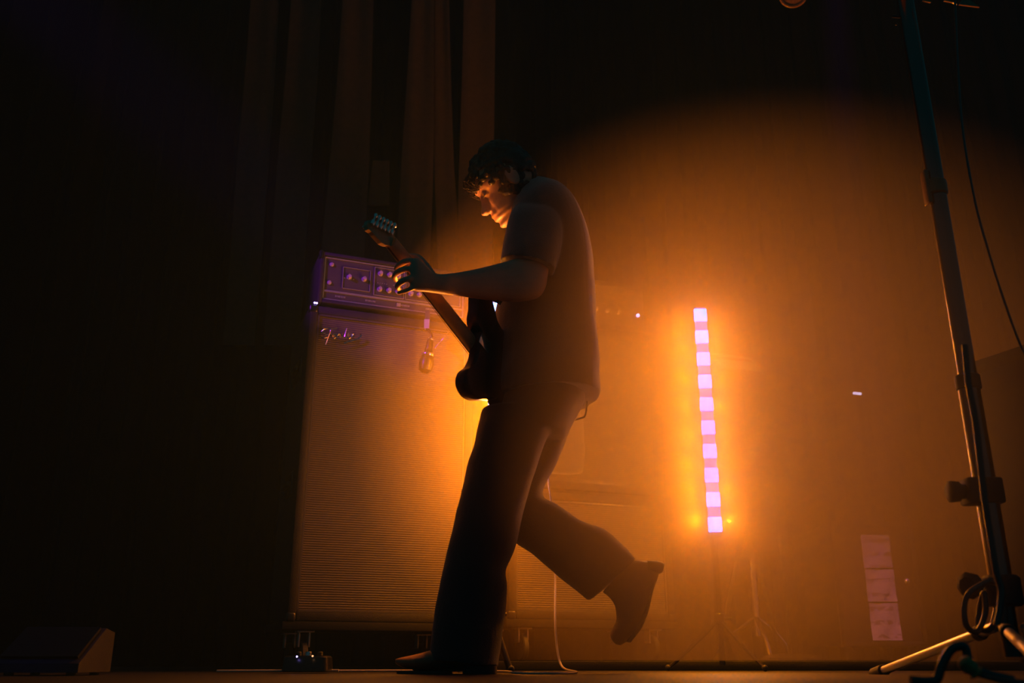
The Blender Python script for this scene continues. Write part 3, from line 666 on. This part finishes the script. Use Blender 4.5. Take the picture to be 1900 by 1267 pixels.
# headstock
hs = [(NL, .0215), (NL+.02, .030), (NL+.04, .042), (NL+.06, .040), (NL+.12, .026), (NL+.17, .010), (NL+.188, -.004), (NL+.185, -.024), (NL+.165, -.036), (NL+.14, -.033), (NL+.12, -.036), (NL+.06, -.040), (NL+.03, -.034), (NL+.012, -.024), (NL, -.0215)]
def hk(a, b): return (NL+(a-NL)*.54, b*.9-.22*(a-NL)*.54) if a > NL else (a, b)
hs = [hk(a, b) for a, b in hs]
bm = bmesh.new(); prism(bm, [g3(a, b, -.030) for a, b in hs], gb*.014); obj('headstock', bm, 'maple', gt, smooth=False)
for k in range(6):
    u, wv_ = hk(NL+.035+k*.026, .040-k*.0062)
    bm = bmesh.new(); cyl(bm, g3(u, wv_-.016, -.044), g3(u, wv_-.016, -.010), .0042, n=12); 
    tb = frame(g3(u, wv_-.012, -.012), gu, y=gw)
    box(bm, (-.006, -.010, -.005), (.006, .010, .005), tb, .002); cyl(bm, g3(u, wv_, -.012), g3(u, wv_+.014, -.012), .0028, n=8)
    rings(bm, [ell(g3(u, wv_+.014+t_, -.012), gu*a_, gb*b_, 12) for t_, a_, b_ in ((0, .003, .003), (.003, .0065, .004), (.009, .007, .004), (.013, .004, .003))])
    obj('tuner', bm, 'chrome', gt)
for k in range(6):
    wn = .017-k*.0068; ws = .026-k*.0104; wp = .036-k*.0062-.016
    bm = bmesh.new(); tube(bm, [g3(-.27, ws, -.038), g3(NL, wn, -.033), g3(*hk(NL+.035+k*.026, wp), -.036)], .0008, 5, 0); obj('string', bm, 'chrome', gt)
bm = bmesh.new(); bx = frame(g3(-.27, 0, -.03), gu, y=gw); box(bm, (-.012, -.035, -.010), (.012, .035, .010), bx, .003); obj('bridge', bm, 'chrome', gt)
for u in (-.13, -.215):
    bm = bmesh.new(); bx = frame(g3(u, 0, -.026), gu, y=gw); box(bm, (-.018, -.04, -.008), (.018, .04, .008), bx, .004); obj('pickup', bm, 'rubber', gt)
for (u, w_) in ((-.31, -.10), (-.36, -.085)):
    bm = bmesh.new(); lathe(bm, g3(u, w_, -.022), -gb, [(0, .012), (.012, .011), (.015, .008)], 16); obj('control_knob', bm, 'chrome', gt)
for (u, w_) in ((.06, .18), (-.365, 0)):
    bm = bmesh.new(); dd = gu if u > 0 else -gu; lathe(bm, g3(u, w_, 0), dd, [(0, .004), (.006, .004), (.009, .007), (.012, .006)], 12); obj('strap_button', bm, 'chrome', gt)
bm = bmesh.new(); bx = frame(g3(-.035, 0, .023), gu, y=gw); box(bm, (-.026, -.022, -.0015), (.026, .022, .0015), bx, .001); obj('neck_plate', bm, 'chrome', gt)
# strap: from the upper horn up across the chest, over the far shoulder and down the back
bm = bmesh.new()
spine = [g3(.062, .18, .004), P(925, 560, 2.62), P(950, 500, 2.685), P(985, 420, 2.69), P(1010, 354, 2.86), P(1050, 396, 3.04), P(1080, 480, 3.06), P(1078, 620, 3.0), g3(-.44, 0, .01)]
tube(bm, spine, .022, 10, 8, flat=.09); obj('strap', bm, 'rubber', gt)

# ================================================================== GUITARIST
ps = thing('guitarist', 'guitarist in loose dark T-shirt and wide trousers, head bowed, one leg kicked up', 'person', P(880, 1250, 2.82)*1.0)
ps['category'] = 'person'; ps.location.z = 0
# ---- head frame
hf = (RR*-.80 - UC*.60 + BB*.16).normalized()
hu = (RR*-.60 + UC*.80); hu = (hu - hf*hu.dot(hf)).normalized(); hl = hu.cross(hf)      # hl: his left (toward camera)
if hl.dot(BB) < 0: hl = -hl
HS = 1.10
HO = P(893.5, 399, 2.86) - (hf*.122 - hu*.040)*HS
def h3(x, y, z): return HO + (hf*x + hl*y + hu*z)*HS
def interp(tab, z):
    if z >= tab[0][0]: return tab[0][1]
    for (z0, v0), (z1, v1) in zip(tab, tab[1:]):
        if z1 <= z <= z0:
            t = (z0-z)/(z0-z1); t = t*t*(3-2*t)*.35+t*.65
            return v0+(v1-v0)*t
    return tab[-1][1]
FX = [(.125, -.01), (.118, .022), (.105, .044), (.085, .064), (.06, .081), (.038, .091), (.026, .098), (.014, .094), (.004, .086), (-.01, .083), (-.03, .085), (-.048, .090), (-.054, .094), (-.061, .0985), (-.067, .101), (-.0715, .094), (-.076, .0985), (-.082, .098), (-.089, .089), (-.095, .0915), (-.103, .096), (-.111, .092), (-.117, .078), (-.121, .05)]
BX = [(.125, -.03), (.118, -.045), (.1, -.072), (.07, -.092), (.03, -.101), (0, -.100), (-.03, -.092), (-.06, -.072), (-.085, -.035), (-.105, 0), (-.121, .035)]
WD = [(.125, .02), (.118, .038), (.1, .058), (.07, .073), (.03, .078), (0, .076), (-.03, .070), (-.055, .064), (-.08, .056), (-.1, .042), (-.115, .026), (-.121, .012)]
bm = bmesh.new(); rs = []
zs = [.125-.246*i/70 for i in range(71)]
for z in zs:
    fx, bk, wd = interp(FX, z), interp(BX, z), interp(WD, z)
    cx = bk+(fx-bk)*.52
    r = []
    for k in range(40):
        t = 2*pi*k/40; c, s = cos(t), sin(t)
        xx = cx+(fx-cx)*(abs(c)**.92)*(1 if c > 0 else 0) if c > 0 else cx-(cx-bk)*abs(c)
        yy = wd*abs(s)**.88*(1 if s > 0 else -1)
        # eye sockets
        if c > 0:
            g_ = math.exp(-((z-.004)/.013)**2)*math.exp(-((abs(yy)-.032)/.014)**2); xx -= .010*g_
            ck = math.exp(-((z+.035)/.022)**2)*math.exp(-((abs(yy)-.042)/.014)**2); xx += .007*ck
            nl = math.exp(-((z+.055)/.022)**2)*math.exp(-((abs(yy)-.028-(.0-(z+.035))*.35)/.005)**2); xx -= .0035*nl
        r.append(h3(xx, yy, z))
    rs.append(r)
rings(bm, rs)
# nose
nr = []
for (z, xb, xt, w0, w1) in ((.016, .07, .0945, .008, .005), (.004, .07, .094, .009, .005), (-.01, .07, .101, .011, .0055), (-.024, .07, .1105, .013, .007), (-.034, .07, .1195, .017, .0095), (-.041, .07, .1225, .0185, .0095), (-.047, .07, .117, .018, .008), (-.051, .07, .102, .011, .005)):
    nr.append([h3(xb, -w0, z), h3((xb+xt)/2, -w0, z), h3(xt-.003, -w1, z), h3(xt, 0, z), h3(xt-.003, w1, z), h3((xb+xt)/2, w0, z), h3(xb, w0, z)])
rings(bm, nr)
for s in (-1, 1):
    bmesh.ops.create_uvsphere(bm, u_segments=14, v_segments=10, radius=.0085*HS, matrix=Matrix.Translation(h3(.103, s*.0135, -.0425)))
    bmesh.ops.create_uvsphere(bm, u_segments=16, v_segments=12, radius=.0125*HS, matrix=Matrix.Translation(h3(.0765, s*.031, .003)))
    # ear
    rings(bm, [ell(h3(x_, s*(.070+o_), z_), hf*HS*a_+hl*s*-.003, hu*HS*b_, 14) for x_, o_, z_, a_, b_ in ((-.004, 0, -.008, .014, .026), (-.008, .010, -.006, .018, .032), (-.010, .016, -.005, .019, .034), (-.010, .019, -.005, .016, .031))])
head_n = None
# neck
nb = P(985, 385, 2.90)
rings(bm, [ell(c, a*w_, b*w_, 24) for c, a, b, w_ in ((h3(-.02, 0, -.03), hf, hl, .058), (h3(-.03, 0, -.09), (hf+hu*.3).normalized(), hl, .060), (nb.lerp(h3(-.035, 0, -.10), .4), (hf+hu).normalized(), hl, .063), (nb, RR*1.0, V((0, 1, 0)), .075))])
# torso (lies inside the shirt)
loft_px(bm, [(958, 378, 1008, 350, 2.9, .06), (955, 405, 1030, 365, 2.9, .12), (958, 440, 1056, 400, 2.9, .17), (962, 490, 1076, 450, 2.9, .165), (968, 560, 1085, 540, 2.9, .145), (968, 650, 1085, 640, 2.9, .135), (960, 740, 1060, 735, 2.9, .12), (955, 780, 1035, 775, 2.9, .11)])
# legs inside the trousers
def limb(pts):
    """(x,y,Y,r) capsule chain"""
    prev = None; cs = smooth_path([P(a[0], a[1], a[2]) for a in pts], 5); rr = smooth_path([V((a[3], 0, 0)) for a in pts], 5)
    rs = []; a = None
    for i, c in enumerate(cs):
        d = (cs[min(i+1, len(cs)-1)]-cs[max(i-1, 0)]).normalized()
        a = d.orthogonal().normalized() if a is None else (a-d*a.dot(d)).normalized()
        rs.append(ell(c, a*rr[i].x, d.cross(a)*rr[i].x, 20))
    rings(bm, rs)
limb([(985, 760, 2.82, .085), (935, 860, 2.82, .075), (908, 960, 2.82, .055), (890, 1080, 2.82, .05), (878, 1180, 2.82, .038), (870, 1215, 2.82, .038), (820, 1226, 2.82, .03), (765, 1232, 2.82, .018)])
limb([(1000, 775, 2.99, .065), (980, 860, 2.99, .055), (972, 950, 2.98, .042), (1040, 995, 2.98, .05), (1110, 1035, 2.98, .04), (1165, 1065, 2.98, .033), (1180, 1085, 2.98, .035), (1170, 1130, 2.98, .03), (1152, 1170, 2.98, .02)])
# near (left) arm
limb([(1003, 405, 2.76, .055), (990, 450, 2.73, .052), (975, 495, 2.68, .046), (962, 522, 2.64, .038)])
loft_px(bm, [(1018, 500, 1014, 528, 2.675, .012), (1012, 489, 1006, 545, 2.67, .026), (998, 480, 990, 555, 2.66, .036), (965, 480, 958, 559, 2.64, .042), (930, 489, 928, 557, 2.61, .042), (895, 498, 893, 554, 2.56, .038), (860, 505, 858, 549, 2.505, .032), (830, 509, 830, 546, 2.45, .027), (808, 508, 806, 543, 2.42, .025), (790, 492, 790, 541, 2.395, .026), (774, 479, 772, 540, 2.375, .024), (764, 482, 760, 536, 2.365, .018)], n=20, p=2.2)
def finger(pts, r):
    cs = smooth_path([P(a[0], a[1], a[2]) for a in pts], 6); rs = []; a = None
    for i, c in enumerate(cs):
        d = (cs[min(i+1, len(cs)-1)]-cs[max(i-1, 0)]).normalized(); t = i/(len(cs)-1)
        a = d.orthogonal().normalized() if a is None else (a-d*a.dot(d)).normalized()
        k = r*(1-.28*t)*(1+.06*cos(t*4*pi)); k *= .35 if i == len(cs)-1 else (.8 if i == len(cs)-2 else 1)
        rs.append(ell(c, a*k, d.cross(a)*k, 12))
    rings(bm, rs)
for pts, r in (
    ([(776, 490, 2.38), (760, 484, 2.365), (746, 488, 2.38), (736, 497, 2.42), (738, 505, 2.455)], .0100),
    ([(772, 502, 2.37), (755, 499, 2.35), (741, 503, 2.365), (732, 512, 2.405), (735, 521, 2.44)], .0102),
    ([(770, 517, 2.37), (755, 518, 2.345), (743, 524, 2.36), (737, 532, 2.40), (742, 538, 2.43)], .0098),
    ([(772, 530, 2.375), (760, 536, 2.36), (747, 541, 2.375), (739, 544, 2.41)], .0085),
    ([(800, 508, 2.41), (790, 492, 2.42), (778, 480, 2.44), (767, 475, 2.47), (757, 476, 2.49)], .0118)):
    finger(pts, r)
# far (right) arm, bent to strum in front of the guitar
limb([(1010, 405, 3.06, .055), (1035, 480, 3.10, .05), (1025, 560, 3.02, .043), (990, 610, 2.9, .038), (955, 650, 2.86, .03), (930, 668, 2.83, .026)])
loft_px(bm, [(932, 655, 926, 690, 2.83, .016), (918, 655, 911, 696, 2.83, .015), (906, 660, 899, 700, 2.82, .012)], n=14)
for k in range(4): finger([(908, 665+k*9, 2.82), (899, 672+k*9, 2.81), (894, 680+k*8, 2.795), (896, 686+k*7, 2.785)], .0088)
finger([(921, 658, 2.83), (908, 654, 2.81), (898, 656, 2.79)], .0098)
body = obj('body', remesh(bm, .0036, 1), 'skin', ps)
# eyelids / brows: thin dark strands
bm = bmesh.new()
for s in (-1, 1):
    tube(bm, [h3(.0975, s*.016, .021), h3(.099, s*.028, .027), h3(.090, s*.045, .022)], .0028, 6, 5)
    tube(bm, [h3(.088, s*.020, -.001), h3(.091, s*.031, -.005), h3(.083, s*.043, -.001)], .0012, 6, 5)
obj('eyebrows', bm, 'hair', ps)
# hair
bm = bmesh.new(); rnd = random.Random(3)
for i in range(560):
    th = rnd.uniform(0, 2*pi); z = rnd.uniform(-.09, .118)
    c, s = cos(th), sin(th)
    fx, bk, wd = interp(FX, z), interp(BX, z), interp(WD, z)
    if c > 0: 
        lim = .062-(abs(s) > .55)*.03 - (abs(s) > .8)*.075
        if z < lim: continue
    elif c > -.25 and z < -.055: continue
    cx = bk+(fx-bk)*.52; x = cx+((fx-cx) if c > 0 else (cx-bk))*c; y = wd*s
    o = .001+.003*rnd.random(); cc = V((x*1.02, y*1.05, z)); cc += V((c, s*.9, .3+max(0, z)*2)).normalized()*o
    bmesh.ops.create_icosphere(bm, subdivisions=1, radius=rnd.uniform(.009, .014)*HS, matrix=Matrix.Translation(h3(*cc)))
# solid cap below the curls
rs = []
for z in [.13-.14*i/12 for i in range(13)]:
    zz = min(z, .125); fx, bk, wd = interp(FX, zz), interp(BX, zz), interp(WD, zz)
    if z < .065: fx = .02
    rs.append([h3((fx+bk)/2+((fx-bk)/2+.005)*cos(2*pi*k/24), (wd+.005)*sin(2*pi*k/24), z+.001) for k in range(24)])
rings(bm, rs)
hm_ = remesh(bm, .0042, 1, lambda c: .003*noise.noise(c*70))
for i in range(70):       # wisps of the fringe, joined to the hair
    y = rnd.uniform(-.055, .06); z0 = rnd.uniform(.05, .085); x0 = .094-abs(y)*.35
    L = rnd.uniform(.02, .055); k = rnd.uniform(-.012, .014)
    bm_ = [h3(x0, y, z0), h3(x0+.014+k, y+rnd.uniform(-.006, .006), z0-L*.35), h3(x0+.012+rnd.uniform(-.006, .012), y+rnd.uniform(-.01, .01), z0-L*.75), h3(x0+.003+rnd.uniform(-.006, .014), y+rnd.uniform(-.012, .012), z0-L)]
    tube(hm_, bm_, .0016, 5, 4, taper=lambda t: 1-.75*t)
obj('hair', hm_, 'hair', ps)
# ---- T-shirt
bm = bmesh.new()
loft_px(bm, [(950, 372, 1000, 334, 2.9, .07), (944, 398, 1022, 346, 2.9, .125), (944, 430, 1048, 364, 2.9, .18), (946, 462, 1074, 398, 2.9, .20), (942, 505, 1094, 455, 2.9, .195), (925, 560, 1103, 520, 2.9, .18), (914, 620, 1107, 590, 2.9, .175), (910, 680, 1110, 655, 2.885, .19), (908, 725, 1111, 700, 2.88, .212), (908, 752, 1112, 738, 2.88, .218)], n=36, p=2.3)
loft_px(bm, [(955, 385, 1040, 372, 2.80, .05), (944, 405, 1045, 400, 2.765, .075), (937, 430, 1046, 430, 2.74, .085), (931, 458, 1040, 465, 2.71, .088), (926, 488, 1030, 505, 2.68, .085)], n=28)
loft_px(bm, [(985, 385, 1040, 365, 2.98, .05), (985, 410, 1055, 395, 3.05, .075), (992, 450, 1075, 440, 3.09, .08), (998, 500, 1082, 495, 3.10, .075)], n=24)
def fold(c):
    n = noise.noise(V((c.x*7, c.y*5, c.z*2.6)))*.010 + noise.noise(c*14)*.004
    return n*min(1, max(.25, (1.55-c.z)*2.2))
obj('t_shirt', remesh(bm, .006, 3, fold), 'shirt', ps)
# ---- trousers
bm = bmesh.new()
loft_px(bm, [(945, 715, 1085, 705, 2.9, .15), (925, 745, 1088, 742, 2.88, .20), (905, 790, 1068, 775, 2.88, .20), (905, 820, 1048, 810, 2.89, .18)], n=32)
loft_px(bm, [(894, 765, 1030, 770, 2.81, .13), (880, 815, 1010, 830, 2.81, .12), (863, 868, 990, 890, 2.82, .098), (852, 925, 972, 950, 2.82, .094), (842, 970, 961, 1000, 2.82, .092), (831, 1015, 948, 1036, 2.82, .090), (822, 1055, 940, 1060, 2.82, .092), (813, 1095, 943, 1090, 2.82, .096), (805, 1140, 939, 1140, 2.82, .10), (800, 1185, 932, 1190, 2.82, .104), (797, 1222, 925, 1238, 2.82, .106)], n=32)
loft_px(bm, [(935, 745, 1086, 745, 2.98, .10), (932, 800, 1060, 798, 2.99, .10), (930, 860, 1030, 862, 2.99, .092), (928, 915, 1008, 905, 2.99, .085), (930, 965, 1010, 925, 2.985, .08), (948, 1000, 1032, 936, 2.98, .078), (985, 1028, 1072, 965, 2.98, .078), (1025, 1062, 1118, 984, 2.98, .082), (1062, 1090, 1152, 1012, 2.98, .086), (1092, 1112, 1176, 1036, 2.98, .088)], n=28)
def fold2(c):
    return noise.noise(V((c.x*8, c.y*6, c.z*2.2)))*.009 + noise.noise(c*16)*.003
obj('trousers', remesh(bm, .006, 3, fold2), 'trouser', ps)
# ---- boots
bm = bmesh.new()
Yb = 2.80
loft_px(bm, [(905, 1205, 906, 1240, Yb, .036), (880, 1195, 880, 1241, Yb, .040), (850, 1196, 850, 1240, Yb, .040), (825, 1200, 825, 1241, Yb, .041), (800, 1206, 800, 1243, Yb, .044), (775, 1213, 775, 1243, Yb, .042), (752, 1218, 752, 1240, Yb, .030), (738, 1221, 738, 1234, Yb, .014), (733, 1223, 733, 1230, Yb, .006)], n=24)
loft_px(bm, [(850, 1140, 915, 1140, Yb+.01, .05), (848, 1180, 914, 1185, Yb+.005, .045), (850, 1215, 916, 1222, Yb, .042)], n=24)
bt = obj('boot', remesh(bm, .0045, 2), 'leather', ps)
bm = bmesh.new()
zso = .0
def solepoly(x0, x1, w_, z0, z1):
    rs = []
    for z in (z0, z1):
        rs.append([V((x0+(x1-x0)*(.5-.5*cos(pi*k/14)), Yb+w_*(sin(pi*k/14)**.6)*(1 if 1 else 0), z)) for k in range(15)]+[V((x0+(x1-x0)*(.5-.5*cos(pi*k/14)), Yb-w_*(sin(pi*k/14)**.6), z)) for k in range(13, 0, -1)])
    rings(bm, rs)
xa, xb2 = P(736, 1245, Yb).x, P(840, 1245, Yb).x
solepoly(xa, xb2, .045, .001, .009)
xc, xd = P(858, 1245, Yb).x, P(922, 1245, Yb).x
solepoly(xc, xd, .038, .001, .022)
obj('heel_and_sole', bm, 'sole', bt)
bm = bmesh.new()
loft_px(bm, [(1118, 1098, 1168, 1040, 2.98, .040), (1130, 1108, 1200, 1040, 2.98, .042), (1140, 1122, 1222, 1060, 2.98, .042), (1143, 1138, 1214, 1090, 2.98, .042), (1143, 1152, 1202, 1128, 2.98, .043), (1136, 1166, 1184, 1158, 2.98, .042), (1132, 1178, 1172, 1180, 2.98, .034), (1137, 1190, 1160, 1192, 2.98, .02), (1144, 1196, 1152, 1197, 2.98, .008)], n=24)
bt2 = obj('boot', remesh(bm, .0045, 2), 'leather', ps)
bm = bmesh.new()
loft_px(bm, [(1200, 1040, 1198, 1060, 2.98, .034), (1212, 1040, 1209, 1063, 2.98, .036), (1227, 1043, 1224, 1064, 2.98, .035), (1230, 1046, 1228, 1062, 2.98, .033)], n=20, p=3)
loft_px(bm, [(1206, 1094, 1216, 1070, 2.98, .03), (1192, 1134, 1203, 1130, 2.98, .042), (1178, 1164, 1190, 1164, 2.98, .042), (1160, 1190, 1170, 1192, 2.98, .02)], n=16, p=3)
obj('heel_and_sole', bm, 'sole', bt2)

# ---- guitar cable
cable('guitar_cable', 'thin guitar lead looping from the shirt hem down behind the bent knee to the floor',
      [P(1060, 735, 2.8), P(1087, 738, 2.9), P(1089, 752, 2.92), P(1085, 772, 2.95), P(1074, 777, 3.0), P(1050, 790, 3.2), P(1025, 840, 3.22), P(1018, 890, 3.16), P(1022, 925, 3.13), P(1027, 990, 3.15), P(1030, 1060, 3.12), P(1030, 1150, 3.0), P(1034, 1205, 2.95), P(1044, 1238, 2.9)] +
      [V((P(1070, 1248, 2.75).x, 2.75, .006)), V((P(1040, 1248, 2.55).x, 2.55, .006)), V((P(960, 1248, 2.6).x, 2.6, .006)), V((P(925, 1248, 2.72).x, 2.95, .006)), V((-.3, 3.1, .006)), V((-.9, 3.0, .006)), V((xp+.09, 2.97, .008))], .0034, 'pale_cable')

# ================================================================== HAZE
def haze_mat(name, dens, gr, gg, cols=((1, .03, .03, 1), (.6, 1, .3, 1))):
    m = bpy.data.materials.new(name); m.use_nodes = True; nt = m.node_tree; nt.nodes.clear(); L = nt.links.new
    out = nt.nodes.new('ShaderNodeOutputMaterial'); n = []
    for col, d, g in ((cols[0], dens[0], gr), (cols[1], dens[1], gg)):
        v = nt.nodes.new('ShaderNodeVolumeScatter'); v.inputs['Color'].default_value = col; v.inputs['Density'].default_value = d; v.inputs['Anisotropy'].default_value = g; n.append(v)
    a = nt.nodes.new('ShaderNodeAddShader'); L(n[0].outputs[0], a.inputs[0]); L(n[1].outputs[0], a.inputs[1])
    va = nt.nodes.new('ShaderNodeVolumeAbsorption'); va.inputs['Color'].default_value = (1, .6, .5, 1); va.inputs['Density'].default_value = dens[2]
    a2 = nt.nodes.new('ShaderNodeAddShader'); L(a.outputs[0], a2.inputs[0]); L(va.outputs[0], a2.inputs[1]); L(a2.outputs[0], out.inputs['Volume'])
    return m
def blob(c, r):
    bm = bmesh.new(); bmesh.ops.create_icosphere(bm, subdivisions=5, radius=1)
    for v in bm.verts:
        v.co = V((c[0]+v.co.x*r[0], c[1]+v.co.y*r[1], max(RZ+.003, c[2]+v.co.z*r[2])))
    return bm
bm = bmesh.new(); box(bm, (-4.1, -.5, .001), (4.1, 5.25, 5.0))
tag(obj('stage_haze', bm, haze_mat('thin_haze', (THIN*.3, THIN, 0), .3, .3, ((1, .1, .1, 1), (.16, .8, 1, 1))), smooth=False), 'thin smoke haze filling the whole stage', 'haze', kind='stuff')
def cloud(label, c, r, k):
    """one drifting cloud, dense in the middle and thinning out to nothing at its edge"""
    m = haze_mat('smoke', (0, 0, 0), G_R, G_G); nt = m.node_tree; L = nt.links.new
    tc = nt.nodes.new('ShaderNodeTexCoord'); mp = nt.nodes.new('ShaderNodeMapping'); g = nt.nodes.new('ShaderNodeTexGradient'); g.gradient_type = 'SPHERICAL'
    mp.inputs['Scale'].default_value = [1/q for q in r]; mp.inputs['Location'].default_value = [-p/q for p, q in zip(c, r)]
    L(tc.outputs['Object'], mp.inputs['Vector']); L(mp.outputs['Vector'], g.inputs['Vector'])
    vols = [n for n in nt.nodes if n.bl_idname in ('ShaderNodeVolumeScatter', 'ShaderNodeVolumeAbsorption')]
    for n, d in zip(vols, (HAZE_R, HAZE_G, HAZE_R)):
        mu = nt.nodes.new('ShaderNodeMath'); mu.operation = 'MULTIPLY'; mu.inputs[1].default_value = d*k
        L(g.outputs['Fac'], mu.inputs[0]); L(mu.outputs[0], n.inputs['Density'])
    tag(obj('smoke_cloud', blob(c, r), m, smooth=False), label, 'smoke', kind='stuff')
cloud('dense amber-lit smoke around the glowing batten and the backline', (.82, 3.35, .84), (1.42, 1.5, 1.10), 5.6)
cloud('thinner amber-lit smoke behind the guitarist in front of the bass cabinet', (-.12, 3.3, .80), (.9, .5, .95), .22)
cloud('wisp of amber smoke drifting between the guitarist and the glowing batten', (.54, 2.35, .55), (.62, 1.1, .78), 8.5)
